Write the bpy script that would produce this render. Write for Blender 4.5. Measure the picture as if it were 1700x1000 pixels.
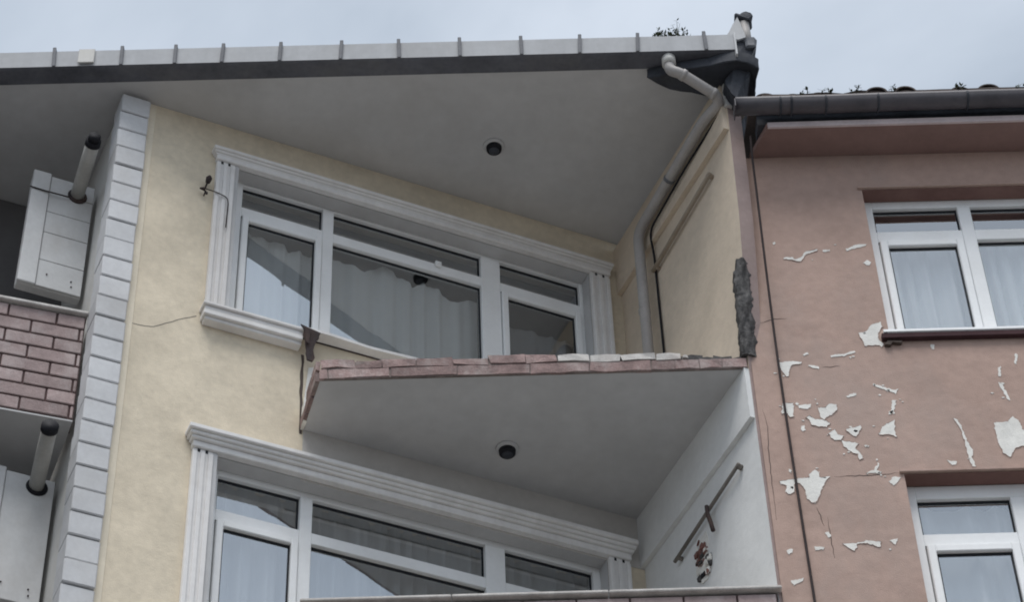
import bpy, bmesh, math, random
from mathutils import Matrix, Vector, noise
R = math.radians
random.seed(7)
for _o in list(bpy.data.objects): bpy.data.objects.remove(_o)
scene = bpy.context.scene
COL = scene.collection

# ------------------------------------------------------------------ camera, sky, sun, exposure
cam_d = bpy.data.cameras.new('camera'); cam = bpy.data.objects.new('camera', cam_d); COL.objects.link(cam)
cam_d.sensor_width = 36; cam_d.lens = 88.94; cam_d.clip_start = .1; cam_d.clip_end = 2000
_th, _ro, _yw = R(45.62), R(-2.286), R(1.062)
_rt = Vector((math.cos(_yw), -math.sin(_yw), 0)); _h = Vector((math.sin(_yw), math.cos(_yw), 0)); _z = Vector((0, 0, 1))
_f = math.cos(_th)*_h + math.sin(_th)*_z; _u = -math.sin(_th)*_h + math.cos(_th)*_z
_r2 = math.cos(_ro)*_rt + math.sin(_ro)*_u; _u2 = -math.sin(_ro)*_rt + math.cos(_ro)*_u
cam.matrix_world = Matrix(((_r2.x, _u2.x, -_f.x, 0), (_r2.y, _u2.y, -_f.y, 0), (_r2.z, _u2.z, -_f.z, 1.6), (0, 0, 0, 1)))
scene.camera = cam
scene.cycles.filter_width = 1.9

SUN_EL, SUN_AZ = R(66.5), R(190)       # azimuth clockwise from +Y: high behind the camera
world = bpy.data.worlds.new('World'); scene.world = world; world.use_nodes = True
wn = world.node_tree.nodes; wl = world.node_tree.links; wn.clear()
sky = wn.new('ShaderNodeTexSky'); sky.sky_type = 'NISHITA'; sky.sun_disc = False
sky.sun_elevation = SUN_EL; sky.sun_rotation = SUN_AZ; sky.dust_density = 4; sky.air_density = 1.2
tc = wn.new('ShaderNodeTexCoord')
wmap = wn.new('ShaderNodeMapping'); wmap.inputs['Scale'].default_value = (1.0, 1.0, 1.7)
wl.new(tc.outputs['Generated'], wmap.inputs['Vector'])
nz = wn.new('ShaderNodeTexNoise'); nz.inputs['Scale'].default_value = 2.7; nz.inputs['Detail'].default_value = 6; nz.inputs['Roughness'].default_value = .5
nz.inputs['Distortion'].default_value = .4
wl.new(wmap.outputs[0], nz.inputs['Vector'])
cr = wn.new('ShaderNodeValToRGB')
cr.color_ramp.elements[0].position = .43; cr.color_ramp.elements[0].color = (.37, .425, .495, 1)
cr.color_ramp.elements[1].position = .60; cr.color_ramp.elements[1].color = (.55, .605, .68, 1)
wl.new(nz.outputs['Fac'], cr.inputs['Fac'])
sc_ = wn.new('ShaderNodeVectorMath'); sc_.operation = 'SCALE'; sc_.inputs['Scale'].default_value = 6.7
wl.new(cr.outputs['Color'], sc_.inputs[0])
mx = wn.new('ShaderNodeMix'); mx.data_type = 'RGBA'; mx.inputs['Factor'].default_value = .9
wl.new(sky.outputs['Color'], mx.inputs['A']); wl.new(sc_.outputs['Vector'], mx.inputs['B'])
bg = wn.new('ShaderNodeBackground'); bg.inputs['Strength'].default_value = .1
wl.new(mx.outputs['Result'], bg.inputs['Color'])
wo = wn.new('ShaderNodeOutputWorld'); wl.new(bg.outputs[0], wo.inputs['Surface'])

sd = bpy.data.lights.new('sun', 'SUN'); sd.energy = 1.5; sd.angle = R(35); sd.color = (1, .985, .965)
sun = bpy.data.objects.new('sun', sd); COL.objects.link(sun)
_sv = Vector((math.sin(SUN_AZ)*math.cos(SUN_EL), math.cos(SUN_AZ)*math.cos(SUN_EL), math.sin(SUN_EL)))
sun.rotation_euler = _sv.to_track_quat('Z', 'Y').to_euler(); sun.location = (0, -10, 30)

vs = scene.view_settings; vs.view_transform = 'Standard'; vs.look = 'None'; vs.exposure = .95; vs.gamma = 1; vs.use_curve_mapping = False

# ------------------------------------------------------------------ materials
MATS = {}
def new_mat(name):
    m = bpy.data.materials.new(name); m.use_nodes = True; MATS[name] = m
    nt = m.node_tree; return m, nt.nodes, nt.links, nt.nodes['Principled BSDF']
def plaster(name, col, rough=.9, var=.12, bump=.25, scale=3.0, stain=None, stain_amt=.0, rnd=0.0, grain=140, streak=False, spec=.2):
    """painted / rough surface: two scales of colour variation, fine relief, optional dirt"""
    m, N, L, b = new_mat(name)
    t = N.new('ShaderNodeTexCoord'); geo = N.new('ShaderNodeNewGeometry')
    n1 = N.new('ShaderNodeTexNoise'); n1.inputs['Scale'].default_value = scale; n1.inputs['Detail'].default_value = 6; n1.inputs['Roughness'].default_value = .62
    if streak:
        mp = N.new('ShaderNodeMapping'); mp.inputs['Scale'].default_value = (2.2, 2.2, .35); L.new(geo.outputs['Position'], mp.inputs['Vector']); L.new(mp.outputs[0], n1.inputs['Vector'])
    else: L.new(geo.outputs['Position'], n1.inputs['Vector'])
    n2 = N.new('ShaderNodeTexNoise'); n2.inputs['Scale'].default_value = scale*9; n2.inputs['Detail'].default_value = 4; L.new(geo.outputs['Position'], n2.inputs['Vector'])
    ad = N.new('ShaderNodeMath'); ad.operation = 'ADD'; L.new(n1.outputs['Fac'], ad.inputs[0])
    m2 = N.new('ShaderNodeMath'); m2.operation = 'MULTIPLY'; m2.inputs[1].default_value = .45; L.new(n2.outputs['Fac'], m2.inputs[0]); L.new(m2.outputs[0], ad.inputs[1])
    mr = N.new('ShaderNodeMapRange'); mr.inputs['From Min'].default_value = .5; mr.inputs['From Max'].default_value = .95
    mr.inputs['To Min'].default_value = 1-var; mr.inputs['To Max'].default_value = 1+var*.6; L.new(ad.outputs[0], mr.inputs['Value'])
    base = N.new('ShaderNodeRGB'); base.outputs[0].default_value = (*col, 1)
    v = N.new('ShaderNodeVectorMath'); v.operation = 'SCALE'; L.new(base.outputs[0], v.inputs[0]); L.new(mr.outputs[0], v.inputs['Scale'])
    out = v.outputs['Vector']
    if stain:
        n3 = N.new('ShaderNodeTexNoise'); n3.inputs['Scale'].default_value = scale*.55; n3.inputs['Detail'].default_value = 8; n3.inputs['Roughness'].default_value = .68
        mp2 = N.new('ShaderNodeMapping'); mp2.inputs['Location'].default_value = (3.1, 7.7, 1.3); mp2.inputs['Scale'].default_value = (1, 1, .6)
        L.new(geo.outputs['Position'], mp2.inputs['Vector']); L.new(mp2.outputs[0], n3.inputs['Vector'])
        r3 = N.new('ShaderNodeMapRange'); r3.inputs['From Min'].default_value = .48; r3.inputs['From Max'].default_value = .78; r3.inputs['To Max'].default_value = stain_amt
        L.new(n3.outputs['Fac'], r3.inputs['Value'])
        mixc = N.new('ShaderNodeMix'); mixc.data_type = 'RGBA'; L.new(r3.outputs[0], mixc.inputs['Factor']); L.new(out, mixc.inputs['A']); mixc.inputs['B'].default_value = (*stain, 1)
        out = mixc.outputs['Result']
    if rnd:
        oi = N.new('ShaderNodeObjectInfo'); rr = N.new('ShaderNodeMapRange'); rr.inputs['To Min'].default_value = 1-rnd; rr.inputs['To Max'].default_value = 1+rnd
        L.new(oi.outputs['Random'], rr.inputs['Value']); v2 = N.new('ShaderNodeVectorMath'); v2.operation = 'SCALE'; L.new(out, v2.inputs[0]); L.new(rr.outputs[0], v2.inputs['Scale']); out = v2.outputs['Vector']
    L.new(out, b.inputs['Base Color']); b.inputs['Roughness'].default_value = rough; b.inputs['Specular IOR Level'].default_value = spec
    ng = N.new('ShaderNodeTexNoise'); ng.inputs['Scale'].default_value = grain; ng.inputs['Detail'].default_value = 3; L.new(geo.outputs['Position'], ng.inputs['Vector'])
    nb = N.new('ShaderNodeTexNoise'); nb.inputs['Scale'].default_value = 7; nb.inputs['Detail'].default_value = 5; L.new(geo.outputs['Position'], nb.inputs['Vector'])
    sm = N.new('ShaderNodeMath'); sm.operation = 'MULTIPLY_ADD'; sm.inputs[1].default_value = 3.0; L.new(nb.outputs['Fac'], sm.inputs[0]); L.new(ng.outputs['Fac'], sm.inputs[2])
    bp = N.new('ShaderNodeBump'); bp.inputs['Strength'].default_value = bump; bp.inputs['Distance'].default_value = .006; L.new(sm.outputs[0], bp.inputs['Height']); L.new(bp.outputs[0], b.inputs['Normal'])
    return m
plaster('cream', (.75, .66, .515), var=.17, stain=(.50, .45, .36), stain_amt=.65, scale=2.2, bump=.4)
plaster('party', (.68, .58, .465), var=.13, stain=(.50, .42, .33), stain_amt=.55, scale=1.9, bump=.35)
plaster('party_white', (.78, .785, .775), var=.08, stain=(.58, .57, .54), stain_amt=.4, scale=1.9)
plaster('soffit', (.56, .56, .562), var=.11, bump=.15, stain=(.45, .435, .42), stain_amt=.6, scale=1.3)
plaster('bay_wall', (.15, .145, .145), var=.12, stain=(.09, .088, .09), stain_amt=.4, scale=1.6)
plaster('pink', (.46, .33, .278), var=.16, stain=(.375, .31, .28), stain_amt=.75, scale=1.7, bump=.45)
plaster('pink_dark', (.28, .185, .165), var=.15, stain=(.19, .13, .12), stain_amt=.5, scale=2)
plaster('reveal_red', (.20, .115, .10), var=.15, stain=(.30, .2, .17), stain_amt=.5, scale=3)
plaster('mauve', (.36, .28, .26), var=.15, stain=(.26, .20, .2), stain_amt=.5, scale=3)
plaster('bare_plaster', (.80, .785, .74), var=.14, stain=(.60, .56, .50), stain_amt=.45, scale=8, bump=.4)
plaster('quoin', (.62, .625, .635), var=.12, bump=.15, stain=(.50, .48, .45), stain_amt=.5, scale=3.5, rnd=.08)
plaster('quoin_edge', (.66, .65, .62), var=.08, bump=.2, stain=(.45, .42, .36), stain_amt=.45, scale=4)
plaster('corner_bead', (.80, .72, .58), var=.08, stain=(.6, .54, .44), stain_amt=.4, scale=4)
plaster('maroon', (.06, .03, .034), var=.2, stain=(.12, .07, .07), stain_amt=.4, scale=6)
plaster('fascia', (.62, .53, .53), var=.15, stain=(.4, .33, .33), stain_amt=.5, scale=4)
plaster('trim', (.80, .785, .77), var=.09, bump=.1, stain=(.54, .50, .46), stain_amt=.65, scale=2.6, streak=True)
plaster('brick', (.36, .28, .27), var=.22, stain=(.54, .48, .465), stain_amt=.85, scale=9, bump=.55, rnd=.14, grain=90)
plaster('brick_worn', (.31, .222, .208), var=.35, stain=(.50, .445, .42), stain_amt=1.0, scale=11, bump=.8, rnd=.22, grain=70)
plaster('mortar', (.13, .085, .082), var=.2, bump=.4, scale=6)
plaster('concrete', (.10, .096, .095), var=.6, bump=.9, stain=(.20, .195, .19), stain_amt=.7, scale=9, grain=55, streak=True)
plaster('dark_board', (.055, .06, .072), var=.3, bump=.3, stain=(.12, .12, .125), stain_amt=.35, scale=4, rough=.75)
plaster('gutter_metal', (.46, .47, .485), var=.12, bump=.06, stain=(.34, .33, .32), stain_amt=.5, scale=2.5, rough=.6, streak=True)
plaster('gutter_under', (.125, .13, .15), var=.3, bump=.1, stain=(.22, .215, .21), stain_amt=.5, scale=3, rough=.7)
plaster('clip', (.17, .175, .19), var=.2, bump=.1, scale=6, rough=.6)
plaster('pink_gutter', (.085, .08, .09), var=.25, bump=.15, stain=(.15, .135, .145), stain_amt=.5, scale=3, rough=.55, spec=.4)
plaster('pipe_grey', (.42, .40, .385), var=.14, bump=.06, stain=(.27, .25, .24), stain_amt=.55, scale=5, rough=.55, spec=.35)
plaster('flue', (.46, .45, .42), var=.14, bump=.05, stain=(.3, .27, .23), stain_amt=.5, scale=5, rough=.5, spec=.35)
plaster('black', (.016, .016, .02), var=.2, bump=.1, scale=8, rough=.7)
plaster('upvc', (.89, .90, .90), var=.05, bump=.02, stain=(.68, .66, .62), stain_amt=.35, scale=3, rough=.42, spec=.4)
plaster('gasket', (.02, .022, .026), var=.1, bump=.02, rough=.6)
plaster('cabinet', (.63, .63, .625), var=.10, bump=.08, stain=(.45, .42, .39), stain_amt=.6, scale=3.5, rough=.6)
plaster('cap_stone', (.60, .575, .545), var=.25, bump=.4, stain=(.36, .31, .28), stain_amt=.7, scale=9)
plaster('rust', (.06, .05, .052), var=.35, bump=.5, stain=(.17, .10, .07), stain_amt=.5, scale=9)
plaster('rail', (.21, .19, .17), var=.2, bump=.2, scale=6)
plaster('rail_faint', (.36, .30, .235), var=.2, bump=.2, scale=6)
plaster('crack', (.10, .08, .07), var=.2, bump=.1, scale=8)
plaster('room', (.11, .11, .115), var=.1, bump=.05, scale=1)
plaster('slab_mortar', (.26, .215, .20), var=.4, bump=.6, stain=(.1, .085, .08), stain_amt=.7, scale=14)
plaster('bounce_wall', (.62, .60, .57), var=.1, scale=1)  # pale wall of the added building, bounces light back under the eaves
plaster('band', (.56, .535, .505), var=.1, stain=(.40, .37, .34), stain_amt=.5, scale=2)
plaster('ground', (.23, .225, .22), var=.12, bump=.3, stain=(.17, .17, .17), stain_amt=.4, scale=.5)
plaster('tile', (.085, .068, .062), var=.25, bump=.4, stain=(.05, .05, .045), stain_amt=.7, scale=6, rnd=.2)
plaster('weed', (.055, .065, .032), var=.35, bump=.1, scale=20, rnd=.25)
plaster('wire', (.05, .04, .04), var=.2, bump=.1, scale=8)
plaster('red_brick', (.24, .12, .10), var=.4, bump=.6, stain=(.55, .53, .5), stain_amt=.6, scale=20)
# glass: coated double glazing, mirror share rises towards grazing
m, N, L, b = new_mat('glass'); N.remove(b)
tr = N.new('ShaderNodeBsdfTransparent'); tr.inputs['Color'].default_value = (.98, .985, .985, 1)
gl = N.new('ShaderNodeBsdfGlossy'); gl.inputs['Roughness'].default_value = .015; gl.inputs['Color'].default_value = (.93, .97, 1, 1)
fr = N.new('ShaderNodeFresnel'); fr.inputs['IOR'].default_value = 5.3
gg = N.new('ShaderNodeNewGeometry'); gn = N.new('ShaderNodeTexNoise'); gn.inputs['Scale'].default_value = 2.2; gn.inputs['Detail'].default_value = 1
L.new(gg.outputs['Position'], gn.inputs['Vector'])
gb = N.new('ShaderNodeBump'); gb.inputs['Strength'].default_value = .12; gb.inputs['Distance'].default_value = .012; L.new(gn.outputs['Fac'], gb.inputs['Height']); L.new(gb.outputs[0], gl.inputs['Normal'])
bf = N.new('ShaderNodeMath'); bf.operation = 'SUBTRACT'; bf.inputs[0].default_value = 1; L.new(gg.outputs['Backfacing'], bf.inputs[1])
fm = N.new('ShaderNodeMath'); fm.operation = 'MULTIPLY'; L.new(fr.outputs[0], fm.inputs[0]); L.new(bf.outputs[0], fm.inputs[1])   # one coated face per pane
ms = N.new('ShaderNodeMixShader'); L.new(fm.outputs[0], ms.inputs[0]); L.new(tr.outputs[0], ms.inputs[1]); L.new(gl.outputs[0], ms.inputs[2])
L.new(ms.outputs[0], N['Material Output'].inputs['Surface'])
# sheer curtain cloth
def cloth(name, col, alpha):
    m, N, L, b = new_mat(name); N.remove(b)
    d = N.new('ShaderNodeBsdfDiffuse'); d.inputs['Color'].default_value = (*col, 1)
    t = N.new('ShaderNodeBsdfTranslucent'); t.inputs['Color'].default_value = (*col, 1)
    x = N.new('ShaderNodeBsdfTransparent')
    a = N.new('ShaderNodeMixShader'); a.inputs[0].default_value = .15; L.new(d.outputs[0], a.inputs[1]); L.new(t.outputs[0], a.inputs[2])
    c = N.new('ShaderNodeMixShader'); c.inputs[0].default_value = alpha; L.new(x.outputs[0], c.inputs[1]); L.new(a.outputs[0], c.inputs[2])
    L.new(c.outputs[0], N['Material Output'].inputs['Surface'])
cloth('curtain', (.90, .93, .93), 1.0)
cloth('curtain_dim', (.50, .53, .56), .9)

# ------------------------------------------------------------------ helpers
WMX = {}                                  # world matrix of every object
def place(o, parent, M):
    COL.objects.link(o); WMX[o] = M.copy()
    if parent is not None:
        o.parent = parent; o.matrix_local = WMX[parent].inverted() @ M
    else: o.matrix_local = M
    return o
def tag(o, label=None, cat=None, group=None, kind=None):
    if label: o['label'] = label
    if cat: o['category'] = cat
    if group: o['group'] = group
    if kind: o['kind'] = kind
    return o
def thing(name, M, label, cat, group=None):
    return tag(place(bpy.data.objects.new(name, None), None, M), label, cat, group)
def mesh_obj(name, bm, mat, parent, M, smooth=False):
    me = bpy.data.meshes.new(name); bm.normal_update(); bm.to_mesh(me); bm.free()
    for m_ in (mat if isinstance(mat, (list, tuple)) else [mat]): me.materials.append(MATS[m_])
    if smooth:
        for p in me.polygons: p.use_smooth = True
    return place(bpy.data.objects.new(name, me), parent, M)
def bm_box(bm, x0, x1, y0, y1, z0, z1, bevel=0.0):
    b2 = bmesh.new(); bmesh.ops.create_cube(b2, size=1)
    for v in b2.verts: v.co = Vector(((x0+x1)/2+v.co.x*(x1-x0), (y0+y1)/2+v.co.y*(y1-y0), (z0+z1)/2+v.co.z*(z1-z0)))
    if bevel: bmesh.ops.bevel(b2, geom=b2.edges[:], offset=bevel, segments=1, affect='EDGES')
    t = bpy.data.meshes.new('t'); b2.to_mesh(t); b2.free(); bm.from_mesh(t); bpy.data.meshes.remove(t)
BOXC = {}
def box(name, F, x0, x1, y0, y1, z0, z1, mat, parent, bevel=.004):
    """box in frame F, one mesh object; equal boxes share their mesh"""
    sx, sy, sz = round(x1-x0, 4), round(y1-y0, 4), round(z1-z0, 4)
    k = (sx, sy, sz, mat, bevel)
    M = F @ Matrix.Translation(((x0+x1)/2, (y0+y1)/2, (z0+z1)/2))
    if k in BOXC: return place(bpy.data.objects.new(name, BOXC[k]), parent, M)
    bm = bmesh.new(); bm_box(bm, -sx/2, sx/2, -sy/2, sy/2, -sz/2, sz/2, min(bevel, min(sx, sy, sz)*.3))
    o = mesh_obj(name, bm, mat, parent, M); BOXC[k] = o.data; return o
def boxes(name, F, lst, mat, parent, bevel=.003):
    c = Vector((sum((b[0]+b[1])/2 for b in lst)/len(lst), sum((b[2]+b[3])/2 for b in lst)/len(lst), sum((b[4]+b[5])/2 for b in lst)/len(lst)))
    bm = bmesh.new()
    for b in lst: bm_box(bm, b[0]-c.x, b[1]-c.x, b[2]-c.y, b[3]-c.y, b[4]-c.z, b[5]-c.z, bevel)
    return mesh_obj(name, bm, mat, parent, F @ Matrix.Translation(c))
def prism_xz(name, F, pts, y0, y1, mat, parent, end_mat=None, bevel=0):
    """polygon in the frame's x-z plane, extruded from y0 to y1"""
    cx = sum(p[0] for p in pts)/len(pts); cz = sum(p[1] for p in pts)/len(pts); cy = (y0+y1)/2
    bm = bmesh.new(); a = [bm.verts.new((x-cx, y0-cy, z-cz)) for x, z in pts]; b = [bm.verts.new((x-cx, y1-cy, z-cz)) for x, z in pts]
    bm.faces.new(a); bm.faces.new(b[::-1]); n = len(pts)
    for i in range(n): bm.faces.new((a[i], b[i], b[(i+1) % n], a[(i+1) % n]))
    bmesh.ops.recalc_face_normals(bm, faces=bm.faces[:])
    if bevel: bmesh.ops.bevel(bm, geom=bm.edges[:], offset=bevel, segments=1, affect='EDGES')
    if end_mat:
        bm.normal_update()
        for f in bm.faces:
            if f.normal.x < -.7: f.material_index = 1
    return mesh_obj(name, bm, [mat, end_mat] if end_mat else mat, parent, F @ Matrix.Translation((cx, cy, cz)))
def prism_xy(name, F, pts, z0, z1, mat, parent, bevel=0):
    cx = sum(p[0] for p in pts)/len(pts); cy = sum(p[1] for p in pts)/len(pts); cz = (z0+z1)/2
    bm = bmesh.new(); a = [bm.verts.new((x-cx, y-cy, z0-cz)) for x, y in pts]; b = [bm.verts.new((x-cx, y-cy, z1-cz)) for x, y in pts]
    bm.faces.new(a); bm.faces.new(b[::-1]); n = len(pts)
    for i in range(n): bm.faces.new((a[i], b[i], b[(i+1) % n], a[(i+1) % n]))
    bmesh.ops.recalc_face_normals(bm, faces=bm.faces[:])
    if bevel: bmesh.ops.bevel(bm, geom=bm.edges[:], offset=bevel, segments=1, affect='EDGES')
    return mesh_obj(name, bm, mat, parent, F @ Matrix.Translation((cx, cy, cz)))
def holed_wall(name, F, x0, x1, z0, z1, holes, y0, y1, mat, parent):
    """wall slab between y0 (street face) and y1 with rectangular openings"""
    xs = sorted({x0, x1, *[h[0] for h in holes], *[h[1] for h in holes]}); zs = sorted({z0, z1, *[h[2] for h in holes], *[h[3] for h in holes]})
    solid = lambda i, j: 0 <= i < len(xs)-1 and 0 <= j < len(zs)-1 and not any(h[0]-1e-6 <= xs[i] and xs[i+1] <= h[1]+1e-6 and h[2]-1e-6 <= zs[j] and zs[j+1] <= h[3]+1e-6 for h in holes)
    bm = bmesh.new(); V = {}
    def v(i, j, k):
        if (i, j, k) not in V: V[i, j, k] = bm.verts.new((xs[i]-x0, (y0, y1)[k], zs[j]-z1))
        return V[i, j, k]
    for i in range(len(xs)-1):
        for j in range(len(zs)-1):
            if not solid(i, j): continue
            bm.faces.new((v(i, j, 0), v(i+1, j, 0), v(i+1, j+1, 0), v(i, j+1, 0))); bm.faces.new((v(i, j, 1), v(i, j+1, 1), v(i+1, j+1, 1), v(i+1, j, 1)))
            for di, dj, a, b_ in ((-1, 0, (i, j), (i, j+1)), (1, 0, (i+1, j), (i+1, j+1)), (0, -1, (i, j), (i+1, j)), (0, 1, (i, j+1), (i+1, j+1))):
                if not solid(i+di, j+dj): bm.faces.new((v(*a, 0), v(*b_, 0), v(*b_, 1), v(*a, 1)))
    bmesh.ops.recalc_face_normals(bm, faces=bm.faces[:])
    return mesh_obj(name, bm, mat, parent, F @ Matrix.Translation((x0, 0, z1)))
def bend(pts, rad, n=6):
    """round the corners of a polyline"""
    P = [Vector(p) for p in pts]; out = [P[0]]
    for i in range(1, len(P)-1):
        a, b_ = (P[i-1]-P[i]), (P[i+1]-P[i]); d = min(rad, a.length*.48, b_.length*.48)
        p0, p2 = P[i]+a.normalized()*d, P[i]+b_.normalized()*d
        for k in range(n+1): t = k/n; out.append(p0*(1-t)**2+P[i]*2*t*(1-t)+p2*t*t)
    return out+[P[-1]]
def bm_tube(bm, pts, rad, seg=12, caps=True):
    pts = [Vector(p) for p in pts]; rings = []; side = None
    for i, p in enumerate(pts):
        d = (pts[min(i+1, len(pts)-1)]-pts[max(i-1, 0)]).normalized()
        if side is None: side = d.orthogonal().normalized()
        side = (side-d*side.dot(d)).normalized(); up = d.cross(side)
        r_ = rad[i] if isinstance(rad, (list, tuple)) else rad
        rings.append([bm.verts.new(p+(side*math.cos(2*math.pi*k/seg)+up*math.sin(2*math.pi*k/seg))*r_) for k in range(seg)])
    for a, b_ in zip(rings, rings[1:]):
        for k in range(seg): bm.faces.new((a[k], a[(k+1) % seg], b_[(k+1) % seg], b_[k]))
    if caps: bm.faces.new(rings[0][::-1]); bm.faces.new(rings[-1])
def tube(name, F, pts, rad, mat, parent, seg=12, caps=True):
    """tube through points given in frame F"""
    c = sum((Vector(p) for p in pts), Vector())/len(pts); bm = bmesh.new(); bm_tube(bm, [Vector(p)-c for p in pts], rad, seg, caps)
    bmesh.ops.recalc_face_normals(bm, faces=bm.faces[:])
    o = mesh_obj(name, bm, mat, parent, F @ Matrix.Translation(c), smooth=True)
    return o
def rough(o, amt, scale, cuts=0):
    """subdivide and knock the surface about: broken edges"""
    bm = bmesh.new(); bm.from_mesh(o.data)
    if cuts: bmesh.ops.subdivide_edges(bm, edges=bm.edges[:], cuts=cuts, use_grid_fill=True)
    Mw = WMX[o]
    for v in bm.verts: v.co += noise.noise_vector((Mw @ v.co)*scale)*amt
    bm.normal_update(); bm.to_mesh(o.data); bm.free()

# ------------------------------------------------------------------ frames (x along the face, y into the building, z up from the balcony soffit)
A = Vector((1.7983, 12.2279, 13.3890)); GZ = -13.389
AW = R(24.086); WD = Vector((math.cos(AW), math.sin(AW), 0)); PD = Vector((-math.sin(AW), math.cos(AW), 0))
B = A + Vector((-3.0267, .4923, 0))
FE = Matrix.Translation(A)                                                  # street line: gutter, balcony edge, pink front
FW = Matrix.Translation(B) @ Matrix.Rotation(AW, 4, 'Z')                    # cream wall, turned away from the street line
FP = Matrix.Translation(A) @ Matrix.Rotation(AW+math.pi/2, 4, 'Z')          # party wall; +y points into the balcony
FL = Matrix.Translation(B - WD*1.535 + PD*.16) @ Matrix.Rotation(R(17.6), 4, 'Z')   # parapet of the left bay
S_P = 2.5623                                                                # cream wall x of the inner corner
def w2e(s, y):                                                             # cream-wall coordinates to street coordinates
    p = B - A + WD*s + PD*y; return (p.x, p.y)

# ------------------------------------------------------------------ ground
bm = bmesh.new(); bmesh.ops.create_grid(bm, x_segments=1, y_segments=1, size=400)
tag(mesh_obj('ground', bm, 'ground', None, Matrix.Translation((0, 0, 0))), kind='structure')

# unseen building added across the street to deepen the shade under the eaves
FO = Matrix.Translation((0, -6.5, 0)) @ Matrix.Rotation(math.pi, 4, 'Z')
opp = thing('added_shade_building', FO, 'unseen plain building added across the street for shade, behind the viewer', 'building')
oh = [(-26+3.2*i, -24.6+3.2*i, 1.2+2.9*j, 2.6+2.9*j) for i in range(17) for j in range(4)]
holed_wall('wall', FO, -30, 30, 0, 12.2, oh, 0, .3, 'bounce_wall', opp)
box('rear_block', FO, -30, 30, .45, 9, 0, 12.2, 'bay_wall', opp, .02)
box('roof', FO, -30.4, 30.4, -.5, 9.4, 12.205, 12.6, 'tile', opp, .02)
for h in oh: box('window', FO, h[0], h[1], .15, .20, h[2], h[3], 'room', opp, .004)
# ================================================================== cream building
cream = thing('cream_building', FW @ Matrix.Translation((0, 0, GZ)), 'cream apartment building with white corner blocks, deep eaves and a broken balcony', 'building')
UW = (-.60, 2.34, .90, 2.48); LW = (-.60, 2.33, -2.0, -.42)
holed_wall('wall', FW, -1.32, S_P, GZ, 2.888, [UW, LW], 0, .30, 'cream', cream)
# corner pier behind the blocks and return wall of the left bay
box('corner_pier', FW, -1.505, -1.322, .002, 1.9, GZ, 2.886, 'quoin_edge', cream, .01)
box('corner_bead', FW, -1.318, -1.262, -.006, -.0005, GZ, 2.88, 'corner_bead', cream, .004)
for k in range(29):                                                         # white corner blocks, .195 m apart
    z1 = 2.845-.195*k; bm = bmesh.new(); h = .184
    bm_box(bm, -.1085, .1085, -.05, .17, -h/2, h/2, .007)
    for v in bm.verts:                                                      # the left cheek is cut back at a slant
        if v.co.x < -.09 and v.co.z < 0: v.co.x += .004
    mesh_obj('quoin_block', bm, 'quoin', cream, FW @ Matrix.Translation((-1.4265+random.uniform(-.005, .005), -.002+random.uniform(-.006, .006), z1-h/2)) @ Matrix.Rotation(R(random.uniform(-.5, .5)), 4, 'Y'))
# rooms behind the windows (dark)
def room(F, x0, x1, y0, y1, z0, z1, parent):
    bm = bmesh.new(); bm_box(bm, -(x1-x0)/2, (x1-x0)/2, -(y1-y0)/2, (y1-y0)/2, -(z1-z0)/2, (z1-z0)/2)
    f = [f for f in bm.faces if f.calc_center_median().y < -(y1-y0)/2+1e-4]; bmesh.ops.delete(bm, geom=f, context='FACES'); bmesh.ops.reverse_faces(bm, faces=bm.faces[:])
    return mesh_obj('room', bm, 'room', parent, F @ Matrix.Translation(((x0+x1)/2, (y0+y1)/2, (z0+z1)/2)))
room(FW, -.9, 2.5, .301, 2.4, .22, 2.8, cream)
room(FW, -.9, 2.5, .301, 2.4, -2.7, -.1, cream)

def window(parent, F, x0, x1, z0, z1, y, bays, tz0, tz1, label=None, fw=.062, top=None):
    """uPVC window: bays = [(x_left, x_right, opening?)] clear openings between mullions; transom between tz0 and tz1"""
    d = .075; L_ = []
    L_ += [(x0, bays[0][0], y, y+d, z0, z1), (bays[-1][1], x1, y, y+d, z0, z1)]
    zt = top if top else z1-fw; zb = z0+fw
    L_ += [(bays[0][0], bays[-1][1], y+.002, y+d, zt, z1), (bays[0][0], bays[-1][1], y+.002, y+d, z0, zb)]
    for (a, b_) in zip(bays, bays[1:]): L_.append((a[1], b_[0], y-.003, y+d-.002, zb, zt))
    for a in bays: L_.append((a[0], a[1], y+.001, y+d-.004, tz0, tz1))
    win = boxes('window', F, L_, 'upvc', parent, .004)
    if label: win['label'] = label
    for a in bays:
        g = .012                                                            # dark rubber gasket set inside each light, then the pane
        def light(xa, xb, za, zb_, yy):
            boxes('gasket', F, [(xa, xa+g, yy, yy+.02, za, zb_), (xb-g, xb, yy, yy+.02, za, zb_), (xa+g, xb-g, yy+.001, yy+.02, zb_-g*1.6, zb_), (xa+g, xb-g, yy+.001, yy+.02, za, za+g)], 'gasket', win, .001)
            box('pane', F, xa+g*.6, xb-g*.6, yy+.006, yy+.012, za+g*.6, zb_-g*.6, 'glass', win, 0)
        light(a[0], a[1], tz1, zt, y+.035)
        if a[2]:
            sx0, sx1, sz0, sz1 = a[0]+.006, a[1]-.006, zb+.006, tz0-.008; w = a[3] if len(a) > 3 else .055; ys = y-.022
            boxes('sash', F, [(sx0, sx0+w, ys, ys+.07, sz0, sz1), (sx1-w, sx1, ys, ys+.07, sz0, sz1), (sx0+w, sx1-w, ys+.001, ys+.07, sz1-w, sz1), (sx0+w, sx1-w, ys+.001, ys+.07, sz0, sz0+w)], 'upvc', win, .006)
            boxes('gasket', F, [(a[0], a[1], y+.004, y+.03, tz0-.016, tz0-.0005)], 'gasket', win, .001)
            light(sx0+w, sx1-w, sz0+w, sz1-w, ys+.03)
        else: light(a[0], a[1], zb, tz0, y+.035)
    return win

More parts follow.
